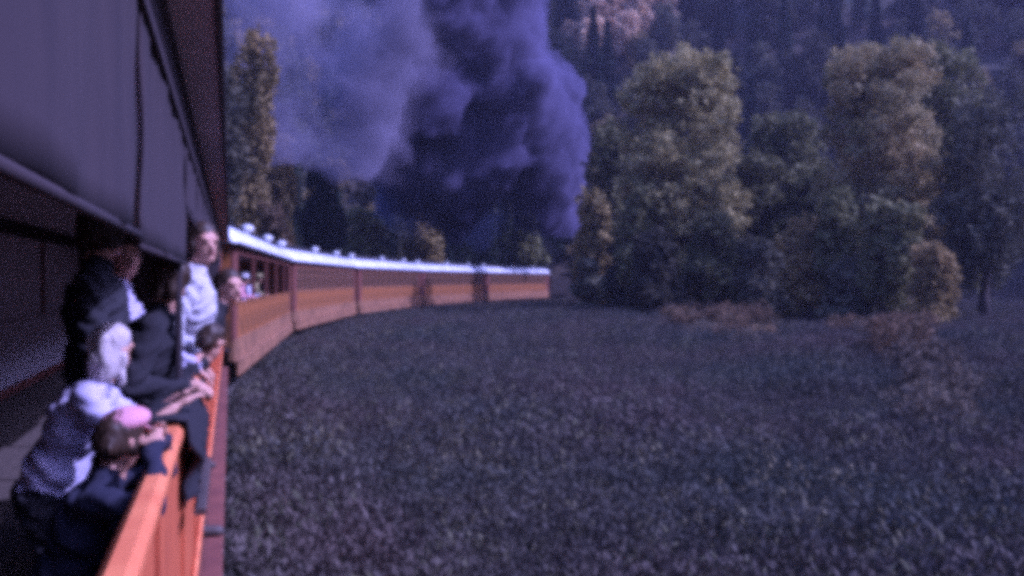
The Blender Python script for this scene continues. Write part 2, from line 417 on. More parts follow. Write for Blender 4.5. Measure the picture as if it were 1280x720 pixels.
for y in YB[2:-1]: MB().box(HALF - .055, HALF - .025, y - 8.3 - .025, y - 8.3 + .025, TOP, WIN, .008).obj('window_post', 'canvas', OUR)
spec = [(8.2, 26.6, 'second coach ahead, orange with open window bays and people leaning out'),
        (27.4, 46.2, 'orange coach just past the dark gap, third of the train'),
        (47.0, 65.8, 'fourth coach, mid-curve, brown and tan under a silver roof'),
        (66.6, 84.8, 'fifth coach under the drifting smoke, small and brownish'),
        (85.6, 104.4, 'last and smallest looking coach, farthest off at the foot of the smoke')]
protos = {}
def place_on_track(o, s0, s1):
    a, _ = track(s0); b, _ = track(s1); c = (a + b) / 2
    o.location = (c.x, c.y, 0); o.rotation_euler.z = math.atan2(b.y - a.y, b.x - a.x) - PI / 2
COACH = []
for s0, s1, lab in spec:
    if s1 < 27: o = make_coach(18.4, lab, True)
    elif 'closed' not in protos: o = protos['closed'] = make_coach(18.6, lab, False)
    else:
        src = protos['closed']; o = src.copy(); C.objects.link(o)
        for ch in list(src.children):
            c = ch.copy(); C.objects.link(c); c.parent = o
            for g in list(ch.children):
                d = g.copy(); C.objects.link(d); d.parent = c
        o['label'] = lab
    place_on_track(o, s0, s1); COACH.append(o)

# ------------------------------------------------------------------ tender and locomotive
def P(root, b, name, m): return b.obj(name, m, root)
t = empty('locomotive_tender', (0, 0, 0), 0, 'black coal tender between the last coach and the steam engine', 'tender')
P(t, MB().box(-1.15, 1.15, -3.1, 3.1, .95, 2.7, .06), 'water_tank', 'iron')
P(t, MB().box(-1.18, 1.18, -3.2, 3.2, .78, .95, .02), 'underframe', 'iron')
b = MB()
for x0, x1, y0, y1 in ((-1.15, -1.1, -3, 3), (1.1, 1.15, -3, 3), (-1.1, 1.1, -3, -2.95)): b.box(x0, x1, y0, y1, 2.7, 3.1)
P(t, b, 'coal_board', 'iron')
b = MB(); q = random.Random(5)
for i in range(90):
    x, y = q.uniform(-.95, .95), q.uniform(-2.6, 2.9); r = q.uniform(.12, .24)
    b.ell((x, y, 2.7 + .45 * (1 - abs(x)) * (1 - abs(y) / 4)), (r, r * .8, r * .7), n=5, m=3)
o = P(t, b, 'coal', 'black'); o['kind'] = 'stuff'
for y in (-1.9, 1.9):
    b = MB()
    for yy in (y - .6, y + .6):
        for sx in (1, -1): b.tube([(sx * .49, yy, .36), (sx * .62, yy, .36)], .36, 16, smooth=False)
    b.box(-.72, .72, y - 1, y + 1, .4, .6); P(t, b, 'truck', 'iron')
place_on_track(t, 105.2, 111.6)
e = empty('steam_locomotive', (0, 0, 0), 0, 'black steam locomotive at the head of the train, lost under its own dark smoke', 'locomotive')
P(e, MB().tube([(0, -1.5, 2.25), (0, 3.8, 2.25)], [.78, .74], 24), 'boiler', 'iron')
P(e, MB().tube([(0, 3.8, 2.25), (0, 4.9, 2.25), (0, 4.98, 2.25)], [.78, .78, .6], 24, smooth=False), 'smokebox', 'iron')
P(e, MB().tube([(0, 4.35, 2.9), (0, 4.35, 3.5), (0, 4.35, 3.75), (0, 4.35, 3.8)], [.24, .26, .34, .34], 16, cap=False), 'smokestack', 'iron')
P(e, MB().tube([(0, 1.6, 2.9), (0, 1.6, 3.25), (0, 1.6, 3.45)], [.32, .32, .12], 14), 'steam_dome', 'iron')
P(e, MB().tube([(0, 3.0, 2.9), (0, 3.0, 3.2), (0, 3.0, 3.35)], [.28, .28, .1], 14), 'sand_dome', 'iron')
b = MB(); b.box(-1.25, 1.25, -3.9, -1.5, 1.2, 1.26)
for sx in (1, -1):
    b.box(*sorted((sx * 1.2, sx * 1.25)), -3.9, -1.5, 1.262, 2.3).box(*sorted((sx * 1.2, sx * 1.25)), -1.9, -1.5, 2.302, 3.3).box(*sorted((sx * 1.2, sx * 1.25)), -3.9, -3.5, 2.302, 3.3)
b.box(-1.19, 1.19, -1.55, -1.5, 1.262, 3.3); P(e, b, 'cab', 'iron')
b = MB(); V = [(x * 1.02, y, EAVE - .18 + (z - EAVE) * .6) for y in (-4.2, -1.3) for x, z in roof_profile()]; n = len(roof_profile())
b.add(V, [(i, n + i, n + i + 1, i + 1) for i in range(n - 1)] + [tuple(range(n)), tuple(range(n, 2 * n))], True); P(e, b, 'cab_roof', 'iron')
for y in (-.2, .95, 2.1, 3.2):
    for sx in (1, -1): P(e, MB().tube([(sx * .47, y, .5), (sx * .6, y, .5)], .5, 22, smooth=False), 'driving_wheel', 'iron')
for sx in (1, -1):
    P(e, MB().box(*sorted((sx * .64, sx * .70)), -.2, 3.2, .38, .5), 'side_rod', 'steel')
    P(e, MB().tube([(sx * .88, 3.9, .75), (sx * .88, 4.9, .75)], .27, 14), 'cylinder', 'iron')
    P(e, MB().box(*sorted((sx * .7, sx * 1.2)), -1.5, 4.9, 1.5, 1.55), 'running_board', 'iron')
    P(e, MB().tube([(sx * .85, -1.4, 2.75), (sx * .85, 4.7, 2.7)], .02, 6), 'handrail', 'brass')
hl = P(e, MB().tube([(0, 4.75, 3.1), (0, 5.15, 3.1)], [.17, .2], 14), 'headlight', 'iron')
MB().tube([(0, 5.152, 3.1), (0, 5.17, 3.1)], [.17, .16], 14).obj('lens', 'chrome', hl)
b = MB()
for i in range(9):
    x = -.9 + .225 * i; b.tube([(x, 5.1, .75), (x * .5, 5.9 - abs(x) * .5, .12)], .03, 5)
P(e, b, 'cowcatcher', 'iron')
P(e, MB().tube([(0, 2.3, 3.0), (0, 2.3, 3.25), (0, 2.3, 3.4)], [.18, .13, .04], 10), 'bell', 'brass')
place_on_track(e, 112.4, 121.4)

# ------------------------------------------------------------------ trees
def leaf_cloud(seed, lobes, n, size, name, m, flat=.5):
    """many leaf-sized quads scattered through overlapping lobes"""
    g = np.random.default_rng(seed); L = np.array(lobes, float)      # x y z rx rz
    p = (L[:, 3] ** 2 * L[:, 4]); p /= p.sum()
    k = g.choice(len(L), n, p=p)
    d = g.normal(size=(n, 3)); d /= np.linalg.norm(d, axis=1)[:, None]
    r = g.random(n) ** .42
    # each lobe is made of clumps, so that gaps show
    ncl = 26; cd = g.normal(size=(len(L), ncl, 3)); cd /= np.linalg.norm(cd, axis=2)[..., None]
    cr = .45 + .55 * g.random((len(L), ncl)) ** .5
    ci = g.integers(0, ncl, n)
    use = g.random(n) < .78
    base = np.where(use[:, None], cd[k, ci] * cr[k, ci][:, None] + d * r[:, None] * .26, d * r[:, None])
    c = L[k, :3] + base * np.stack([L[k, 3], L[k, 3], L[k, 4]], 1)
    u = g.normal(size=(n, 3)); u /= np.linalg.norm(u, axis=1)[:, None]
    w = np.cross(u, g.normal(size=(n, 3))); w /= np.linalg.norm(w, axis=1)[:, None]
    s = size * (.5 + g.random(n))[:, None]
    V = np.stack([c - u * s, c - w * s * flat, c + u * s, c + w * s * flat], 1).reshape(-1, 3)
    Fa = np.arange(4 * n).reshape(n, 4)
    me = bpy.data.meshes.new(name); me.from_pydata(V.tolist(), [], Fa.tolist()); me.materials.append(M[m]); return me
def trunk_mesh(seed, H, r, spread, lean=0, limbs=7):
    g = random.Random(seed); b = MB(); pts = []; x = y = 0
    for i in range(7):
        pts.append((x, y, H * i / 6)); x += g.uniform(-.03, .03) * H * .4 + lean; y += g.uniform(-.03, .03) * H * .4
    b.tube(pts, [r * (1.35 if i == 0 else 1 - .14 * i) for i in range(7)], 8)
    for k in range(limbs):
        i = 2 + k % 4; p = Vector(pts[i]); a = g.uniform(0, 2 * PI); l = spread * g.uniform(.6, 1)
        q1 = p + Vector((math.cos(a) * l * .5, math.sin(a) * l * .5, l * .45)); q2 = q1 + Vector((math.cos(a + .3) * l * .45, math.sin(a + .3) * l * .45, l * .5))
        b.tube([p, q1, q2], [r * .42, r * .26, r * .08], 6)
    return b.mesh('trunk', 'bark')
def broad_crown(seed, w, h0, h1, n, size, m, shape='oval'):
    g = random.Random(seed); lob = []
    H = h1 - h0
    for i in range(14 if shape == 'dome' else 11):
        t = g.uniform(.08, .92) if shape != 'dome' else (i + .5) / 15
        prof = {'oval': math.sin(PI * min(max(t * .8 + .12, 0), 1)) ** .6, 'column': .75 + .25 * math.sin(PI * t), 'dome': min(1, .25 + 1.15 * math.sqrt(1 - t)), 'bush': .6 + .4 * (1 - t)}[shape]
        a = g.uniform(0, 2 * PI); rr = w * (.36 if shape == 'dome' and i % 3 else .30) * prof * g.uniform(.6, 1.15)
        lob.append((math.cos(a) * rr, math.sin(a) * rr, h0 + H * t, w * .26 * prof * g.uniform(.8, 1.15), H * g.uniform(.11, .17)))
    if shape == 'dome':
        lob = []
        for i in range(20):
            t = (i + .5) / 20 * .9 + .02; prof = math.sqrt(max(0, 1 - ((t - .45) / .62) ** 2)); a = i * 2.4 + g.uniform(-.4, .4)
            rr = w * .31 * prof * g.uniform(.75, 1.1); lob.append((math.cos(a) * rr, math.sin(a) * rr, h0 + H * t, w * g.uniform(.18, .25), w * g.uniform(.15, .21)))
        for i in range(4): lob.append((math.cos(i * 1.6) * w * .17, math.sin(i * 1.6) * w * .17, h0 + H * .885, w * .18, H * .085))
    lob.append((0, 0, h0 + H * .45, w * .33, H * .36))
    lob.append((g.uniform(-.1, .1) * w, 0, h0 + H * .85, w * .24, H * .14))
    return leaf_cloud(seed, lob, n, size, 'crown', m)
def conifer_crown(seed, w, H, n, size, m):
    g = np.random.default_rng(seed); t = g.random(n) ** .75; lay = 11
    z = (np.floor(t * lay) + g.random(n) ** 2 * .8) / lay
    rad = w / 2 * (1 - t) * (.35 + .65 * (1 - (t * lay % 1))) * g.random(n) ** .4 + .05
    a = g.random(n) * 2 * PI; a += .25 * np.sin(a * 5 + np.floor(t * lay) * 2)
    c = np.stack([np.cos(a) * rad, np.sin(a) * rad, H * (.10 + .9 * z) - rad * .25], 1)
    u = np.stack([np.cos(a), np.sin(a), -.35 + .3 * g.normal(size=n)], 1); w_ = np.cross(u, g.normal(size=(n, 3))); w_ /= np.linalg.norm(w_, axis=1)[:, None]
    s = size * (.5 + g.random(n))[:, None]
    V = np.stack([c - u * s, c - w_ * s * .45, c + u * s, c + w_ * s * .45], 1).reshape(-1, 3)
    me = bpy.data.meshes.new('crown'); me.from_pydata(V.tolist(), [], np.arange(4 * n).reshape(n, 4).tolist()); me.materials.append(M[m]); return me
def tree(name, crown, trunk, loc, sc, rz, label, cat='tree', group=None):
    o = bpy.data.objects.new(name, None); C.objects.link(o); o.location = loc; o.scale = sc if isinstance(sc, tuple) else (sc,) * 3; o.rotation_euler.z = rz
    tag(o, label, cat, group); link('crown', crown, o)
    if trunk: link('trunk', trunk, o)
    return o
gz = lambda x, y: float(height(x, y))
def put(px, Z):
    p = at(px, 350, Z); p.z = gz(p.x, p.y) - .1; return p
TR = trunk_mesh(1, 10, .32, 4.5); TR2 = trunk_mesh(2, 9, .22, 3.2)
# big single trees: name, px, Z, width m, top px, crown material, shape, label
def big(seed, px, Z, wpx, toppx, m, shape, label, n=15000, low=.06, group=None, name='cottonwood_tree', size=None, trunkm=None):
    p = put(px, Z); w = wpx / F * Z; top = EYE + (350 - toppx) / F * Z - p.z
    cr = broad_crown(seed, w, top * low, top, n, size or Z * .0034, m, shape)
    tk = trunk_mesh(seed, top * .8, top * .018 + .06, w * .3)
    return tree(name, cr, tk, p, 1.0, 0, label, 'tree', group)
big(11, 853, 74, 176, 58, 'cotton', 'dome', 'tall rounded olive cottonwood standing alone right of the smoke', 30000)
big(12, 1100, 66, 172, 44, 'cotton2', 'dome', 'tall broad tree with brownish gold top near the right edge', 28000)
big(13, 1168, 72, 120, 48, 'olive', 'column', 'tall olive tree beyond the gold one, at the right edge', 14000)
big(14, 980, 84, 130, 135, 'olive', 'dome', 'mid green tree filling the gap between the two tall trees', 14000)
big(15, 925, 88, 100, 225, 'green', 'bush', 'low dark tree at the right foot of the tall olive cottonwood', 9000)
big(16, 768, 92, 84, 150, 'olive', 'oval', 'dark tree just right of the smoke edge', 9000)
big(17, 742, 84, 62, 238, 'gold', 'bush', 'small yellowish tree at the foot of the smoke', 7000)
big(18, 1010, 62, 90, 268, 'gold', 'bush', 'low brownish tree in front of the gap between the tall trees', 8000)
big(19, 1110, 56, 110, 250, 'olive', 'bush', 'bushy lower tree before the gold topped tree', 9000)
big(20, 890, 66, 100, 262, 'olive', 'bush', 'small bushy tree before the tall olive cottonwood', 9000)
big(21, 818, 64, 90, 285, 'green', 'bush', 'dark low tree at the left foot of the tall cottonwood', 8000)
big(22, 950, 58, 80, 300, 'green', 'bush', 'squat dark tree in the middle of the thicket', 7000)
big(23, 1230, 60, 140, 110, 'green', 'oval', 'dark green tree outermost on the right', 12000)
big(24, 1060, 58, 80, 322, 'green', 'bush', 'dark shrub-like tree low on the right', 6000, name='small_tree')
big(25, 780, 78, 70, 300, 'green', 'bush', 'small dark tree hiding the locomotive', 6000, name='small_tree')
big(251, 738, 70, 60, 322, 'green', 'bush', 'dark low bushy tree right beside the locomotive', 5000, name='small_tree')
big(26, 1165, 52, 80, 300, 'gold', 'bush', 'brown leaved small tree low at the right edge', 6000, name='small_tree')
big(41, 1010, 78, 90, 205, 'olive', 'dome', 'rounded mid-sized olive tree left of the gold topped one', 9000)
big(42, 948, 78, 100, 190, 'olive', 'dome', 'rounded olive tree touching the right side of the tall cottonwood', 9000)
big(43, 1050, 60, 80, 230, 'olive', 'bush', 'leafy tree in front of the left foot of the gold topped tree', 8000)
big(44, 800, 70, 80, 240, 'olive', 'bush', 'leafy olive tree before the left side of the tall cottonwood', 8000)
big(45, 985, 62, 90, 290, 'gold', 'bush', 'yellowish low tree in the middle of the thicket', 7000, name='small_tree')
# left, behind the train
big(31, 312, 70, 75, 48, 'gold', 'column', 'tall golden brown tree beside the dark coach edge', 13000)
big(32, 345, 84, 60, 175, 'gold', 'column', 'shorter golden tree right of the tall golden one', 8000)
big(33, 402, 92, 62, 205, 'conifer', 'oval', 'dark rounded tree behind the second coach', 9000, name='small_tree')
big(34, 340, 62, 70, 250, 'rust', 'bush', 'low rusty shrub tree above the coach roof', 6000, name='small_tree')
big(35, 528, 112, 66, 250, 'gold', 'bush', 'pale yellow green tree behind the middle coaches', 8000, name='small_tree')
big(36, 455, 104, 66, 262, 'olive', 'bush', 'olive bushy tree behind the third coach', 8000, name='small_tree')
big(37, 655, 122, 60, 262, 'olive', 'bush', 'faint olive tree under the dark smoke', 6000, name='small_tree')
big(38, 270, 60, 90, 80, 'green', 'column', 'dark tree hidden mostly by the nearest coach', 8000)
# bare dark trunks under the smoke
CON = [conifer_crown(50 + i, 5.5 + i * .6, 17, 3600, .34, 'conifer') for i in range(3)]
BR = [broad_crown(60 + i, 8, 1.0, 12 + i, 3600, .34, 'green', 'oval') for i in range(3)]
BG = [broad_crown(70 + i, 7.5, 1.0, 11, 3200, .34, 'gold', 'oval') for i in range(2)]
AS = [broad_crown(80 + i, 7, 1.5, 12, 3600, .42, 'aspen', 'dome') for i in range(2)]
TC = trunk_mesh(90, 15, .2, .8, limbs=2)
q = random.Random(3)
for i in range(13):
    p = put(558 + i * 9.5 + q.uniform(-3, 3), 124 + q.uniform(-5, 8))
    tree('pine_tree', CON[i % 3], TC, p, (.55, .55, q.uniform(.75, 1.0)), q.uniform(0, 6), 'slim dark pine in the row of straight trunks under the smoke', group='slim pines under the smoke')
# hillside: individuals first, nearest to largest, then a mass
pts = []
q = random.Random(21); tries = 0
while len(pts) < 295 and tries < 90000:
    tries += 1
    px = q.uniform(285, 1330); Z = 118 + 100 * q.random() ** 1.1
    if 118 < Z < 140 and 560 < px < 690: continue
    p = put(px, Z)
    if dist_track(p.x, p.y) > -7 and np.hypot(XC - p.x, p.y - Y0) < R0 + 9 and Z < 120: continue
    if any((a[0] - p).length_squared < (4.3 + Z * .004) ** 2 for a in pts): continue
    pts.append((p, px, Z))
for i, (p, px, Z) in enumerate(pts):
    k = q.random(); sc = q.uniform(.7, 1.15)
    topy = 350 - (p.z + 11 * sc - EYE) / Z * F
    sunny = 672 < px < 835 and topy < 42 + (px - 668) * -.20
    if sunny: tree('aspen_tree', AS[i % 2], TR2, p, sc * .9, q.uniform(0, 6), 'pale tan pink aspen, sunlight painted into its colour, on the high slope right of the smoke', group='aspens with painted sunlight on the slope')
    elif k < .28: tree('pine_tree', CON[i % 3], TC, p, sc, q.uniform(0, 6), 'dark pine among the trees of the shaded mountainside', group='pines on the mountainside')
    elif k < .80: tree('broadleaf_tree', BR[i % 3], TR2, p, sc, q.uniform(0, 6), 'dark leafy tree among the trees of the shaded mountainside', group='leafy trees on the mountainside')
    else: tree('turning_tree', BG[i % 2], TR2, p, sc * .85, q.uniform(0, 6), 'tree turning brown among the darker ones on the mountainside', group='browning trees on the mountainside')

def gn_scatter(name, pts, sc, coll_objs, m_kind, seed=1):
    me = bpy.data.meshes.new(name); me.from_pydata([tuple(p) for p in pts], [], [])
    at_ = me.attributes.new('sc', 'FLOAT', 'POINT'); at_.data.foreach_set('value', np.asarray(sc, np.float32))
    o = link(name, me)
    ng = bpy.data.node_groups.new(name, 'GeometryNodeTree')
    ng.interface.new_socket('Geometry', in_out='INPUT', socket_type='NodeSocketGeometry')
    ng.interface.new_socket('Geometry', in_out='OUTPUT', socket_type='NodeSocketGeometry')
    N = ng.nodes.new; Lk = ng.links.new
    gi = N('NodeGroupInput'); go = N('NodeGroupOutput'); ip = N('GeometryNodeInstanceOnPoints'); ci = N('GeometryNodeCollectionInfo')
    col = bpy.data.collections.new(name + '_kinds')
    for c in coll_objs: col.objects.link(c)
    ci.inputs['Collection'].default_value = col; ci.inputs['Separate Children'].default_value = True; ci.inputs['Reset Children'].default_value = True
    ip.inputs['Pick Instance'].default_value = True
    ri = N('FunctionNodeRandomValue'); ri.data_type = 'INT'; ri.inputs['Min'].default_value = 0; ri.inputs['Max'].default_value = len(coll_objs) - 1; ri.inputs['Seed'].default_value = seed
    rr = N('FunctionNodeRandomValue'); rr.data_type = 'FLOAT_VECTOR'; rr.inputs[0].default_value = (-.15, -.15, 0); rr.inputs[1].default_value = (.15, .15, 6.28); rr.inputs['Seed'].default_value = seed + 1
    na = N('GeometryNodeInputNamedAttribute'); na.data_type = 'FLOAT'; na.inputs[0].default_value = 'sc'
    Lk(gi.outputs[0], ip.inputs['Points']); Lk(ci.outputs[0], ip.inputs['Instance']); Lk(ri.outputs[2], ip.inputs['Instance Index'])
    Lk(rr.outputs[0], ip.inputs['Rotation']); Lk(na.outputs[0], ip.inputs['Scale']); Lk(ip.outputs[0], go.inputs[0])
    md = o.modifiers.new('scatter', 'NODES'); md.node_group = ng
    tag(o, kind='stuff'); return o
def src(name, me): return bpy.data.objects.new(name, me)
# forest mass beyond the individuals
FP = []; FS = []
q2 = np.random.default_rng(5)
X = q2.uniform(-200, 420, 9000); Y = q2.uniform(40, 420, 9000); Zc = X * SA + Y * CA; ang = (X * CA - Y * SA) / Zc
rr_ = np.hypot(X, Y); ok = ((Zc > 205) | ((ang < -.34) & (rr_ > 150)) | ((ang > .63) & (rr_ > 110))) & (Zc > 40)
H_ = height(X, Y)
keep = [i for i in np.nonzero(ok)[0]]
FP = [(X[i], Y[i], H_[i] - .2) for i in keep]; FS = q2.uniform(.7, 1.2, len(keep))
fo = gn_scatter('distant_forest', FP, FS, [src('far_pine', CON[0]), src('far_pine_tall', CON[1]), src('far_leafy', BR[0]), src('far_leafy_round', BR[1]), src('far_gold', BG[0])], 'stuff')
tag(fo, 'dense dark forest covering the far mountainside below the sky', 'forest')

# ------------------------------------------------------------------ meadow weeds
def weed_mesh(seed, n, r, h, m, leaf, flower=0):
    g = np.random.default_rng(seed); k = g.random(n)
    a = g.random(n) * 2 * PI; rad = r * np.sqrt(g.random(n)); z = h * (.12 + .88 * k) * (1 - .35 * (rad / r) ** 2)
    c = np.stack([np.cos(a) * rad, np.sin(a) * rad, z], 1)
    u = np.stack([g.normal(size=n) * .5, g.normal(size=n) * .5, .55 + .4 * g.random(n)], 1); u /= np.linalg.norm(u, axis=1)[:, None]
    w = np.cross(u, g.normal(size=(n, 3))); w /= np.linalg.norm(w, axis=1)[:, None]
    s = leaf * (.5 + g.random(n))[:, None]
    V = np.stack([c - u * s * 1.6, c - w * s * .5, c + u * s * 1.6, c + w * s * .5], 1).reshape(-1, 3)
    me = bpy.data.meshes.new('weed'); me.from_pydata(V.tolist(), [], np.arange(4 * n).reshape(n, 4).tolist()); me.materials.append(M[m])
    if flower:
        me.materials.append(M['flower']); idx = np.zeros(n, int); idx[np.argsort(-z)[:flower]] = 1; me.polygons.foreach_set('material_index', idx)
    return me
def meadow_points(n, zlo, zhi, seed, lo=-.30, hi=.62):
    g = np.random.default_rng(seed); Z = np.sqrt(g.uniform(zlo ** 2, zhi ** 2, n)); A = g.uniform(-.42, .66, n)
    X = (A * Z) * CA + Z * SA; Y = -(A * Z) * SA + Z * CA
    d = dist_track(X, Y); k = (d > HALF + .15) & (d < 200)
    X, Y, Z, d = X[k], Y[k], Z[k], d[k]
    return X, Y, Z, d
PT = []; SC = []
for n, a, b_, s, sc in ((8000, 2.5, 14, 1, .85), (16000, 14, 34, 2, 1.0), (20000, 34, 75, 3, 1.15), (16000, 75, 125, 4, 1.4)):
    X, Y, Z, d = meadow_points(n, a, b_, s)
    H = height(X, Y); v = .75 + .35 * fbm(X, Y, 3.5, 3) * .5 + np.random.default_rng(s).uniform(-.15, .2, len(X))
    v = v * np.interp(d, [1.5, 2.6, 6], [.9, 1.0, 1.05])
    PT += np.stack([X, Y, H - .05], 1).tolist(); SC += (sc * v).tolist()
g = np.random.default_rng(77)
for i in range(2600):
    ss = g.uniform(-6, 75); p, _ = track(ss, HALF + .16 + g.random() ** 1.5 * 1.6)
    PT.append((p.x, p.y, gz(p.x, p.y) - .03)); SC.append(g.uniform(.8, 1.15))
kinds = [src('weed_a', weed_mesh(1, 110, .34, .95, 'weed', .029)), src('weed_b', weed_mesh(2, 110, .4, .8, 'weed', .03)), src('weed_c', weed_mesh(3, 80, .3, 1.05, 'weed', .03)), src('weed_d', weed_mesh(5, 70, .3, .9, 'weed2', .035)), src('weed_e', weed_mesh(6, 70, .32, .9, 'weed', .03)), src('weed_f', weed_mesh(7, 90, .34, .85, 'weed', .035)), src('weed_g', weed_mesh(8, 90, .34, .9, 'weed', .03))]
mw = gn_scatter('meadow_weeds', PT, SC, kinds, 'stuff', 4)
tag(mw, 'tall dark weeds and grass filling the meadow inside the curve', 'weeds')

# autumn shrubs in the meadow
SH = [leaf_cloud(200 + i, [(0, 0, .7, 1.5, .8), (.8, .3, .6, 1.0, .7), (-.8, -.2, .8, 1.0, .8), (.1, .7, 1.0, .8, .7)], 2600, .085, 'leaves', m) for i, m in enumerate(('rust', 'rust', 'tanleaf'))]
ST = trunk_mesh(7, 1.0, .05, .7, limbs=5); ST.name = 'stem'
q = random.Random(9)
def shrub(px, py, Z, sc, kind, label, group):
    p = put(px, Z); o = bpy.data.objects.new('autumn_shrub', None); C.objects.link(o); o.location = p; o.scale = (sc, sc, sc * 1.25); o.rotation_euler.z = q.uniform(0, 6)
    tag(o, label, 'shrub', group); link('leaves', SH[kind], o); link('stem', ST, o)
ORD = ('first', 'second', 'third', 'fourth', 'fifth', 'sixth', 'seventh', 'eighth', 'ninth', 'tenth', 'eleventh', 'twelfth', 'last')
rank = lambda L, v: ORD[sorted(L).index(v)]
RSH = ((832, 62, .8, 2), (846, 56, .7, 0), (862, 50, .8, 1), (879, 58, .9, 0), (886, 44, .65, 2), (899, 50, .85, 0), (908, 40, .6, 1), (921, 46, .8, 0), (930, 38, .5, 2), (941, 51, .9, 1), (869, 42, .5, 2), (914, 57, .9, 0), (952, 43, .6, 0))
RS = [r[0] for r in RSH]; TS = (1150, 1168, 1128, 1160, 1180, 1110, 1062, 1090, 1142)
for px, Z, sc, k in RSH:
    shrub(px, 0, Z, sc, k, rank(RS, px) + ' from the left of the rust brown shrubs before the cottonwood', 'rusty shrubs in the meadow')
for px, Z, sc, k in ((1150, 20, .55, 2), (1168, 17, .6, 2), (1128, 30, .9, 0), (1160, 25, .8, 2), (1180, 21, .7, 2), (1110, 41, .9, 0), (1062, 47, .7, 0), (1090, 44, .7, 2), (1142, 44, .8, 0)):
    shrub(px, 0, Z, sc, k, rank(TS, px) + ' from the left of the dry tan shrubs at the right edge', 'tan shrubs at the right edge')

# ------------------------------------------------------------------ people
def remeshed(b, tags, voxel, mats, name):
    """one continuous surface grown over the primitives; faces take the material of the nearest"""
    me0 = b.mesh('tmp', None); o = bpy.data.objects.new('tmp', me0); C.objects.link(o)
    r = o.modifiers.new('r', 'REMESH'); r.mode = 'VOXEL'; r.voxel_size = voxel
    sm = o.modifiers.new('s', 'SMOOTH'); sm.factor = .5; sm.iterations = 4
    dg = bpy.context.evaluated_depsgraph_get(); me = bpy.data.meshes.new_from_object(o.evaluated_get(dg)); bpy.data.objects.remove(o)
    me.name = name
    n = len(me.polygons); c = np.empty(n * 3); me.polygons.foreach_get('center', c); c = c.reshape(-1, 3)
    best = np.full(n, 1e9); idx = np.zeros(n, int)
    for (p0, p1, r0, r1, mi) in tags:
        p0 = np.array(p0); p1 = np.array(p1); d = p1 - p0; L2 = max(d @ d, 1e-9)
        t = np.clip(((c - p0) @ d) / L2, 0, 1); dist = np.linalg.norm(c - p0 - t[:, None] * d, axis=1) - (r0 + (r1 - r0) * t)
        k = dist < best; best[k] = dist[k]; idx[k] = mi
    me.materials.clear()
    for m in mats: me.materials.append(M[m])
    me.polygons.foreach_set('material_index', idx); me.polygons.foreach_set('use_smooth', [True] * n); me.update()
    # creases in the cloth, strands in the hair
    nv = len(me.vertices); co = np.empty(nv * 3); me.vertices.foreach_get('co', co); co = co.reshape(-1, 3)
    no = np.empty(nv * 3); me.vertices.foreach_get('normal', no); no = no.reshape(-1, 3)
    if name == 'hair':
        w = .0025 * np.sin(co[:, 0] * 330 + 3 * np.sin(co[:, 2] * 30) + 2 * np.sin(co[:, 1] * 90)) + .002 * np.sin(co[:, 1] * 400 + co[:, 2] * 40)
    else:
        cl = np.zeros(nv); lp = np.empty(len(me.loops), int); me.loops.foreach_get('vertex_index', lp); tot = np.empty(n, int); me.polygons.foreach_get('loop_total', tot)
        np.maximum.at(cl, lp, np.repeat((np.isin(idx, (1, 2))).astype(float), tot))
        x, y, z = co.T
        w = cl * (.010 * np.sin(z * 62 + 4 * np.sin(x * 17 + z * 7) + 5 * np.sin(y * 13)) * (.4 + .6 * np.sin(x * 23 + y * 19 + z * 9) ** 2) + .003 * np.sin(z * 150 + x * 90))
    co += no * w[:, None]; me.vertices.foreach_set('co', co.ravel()); me.update()
    return me
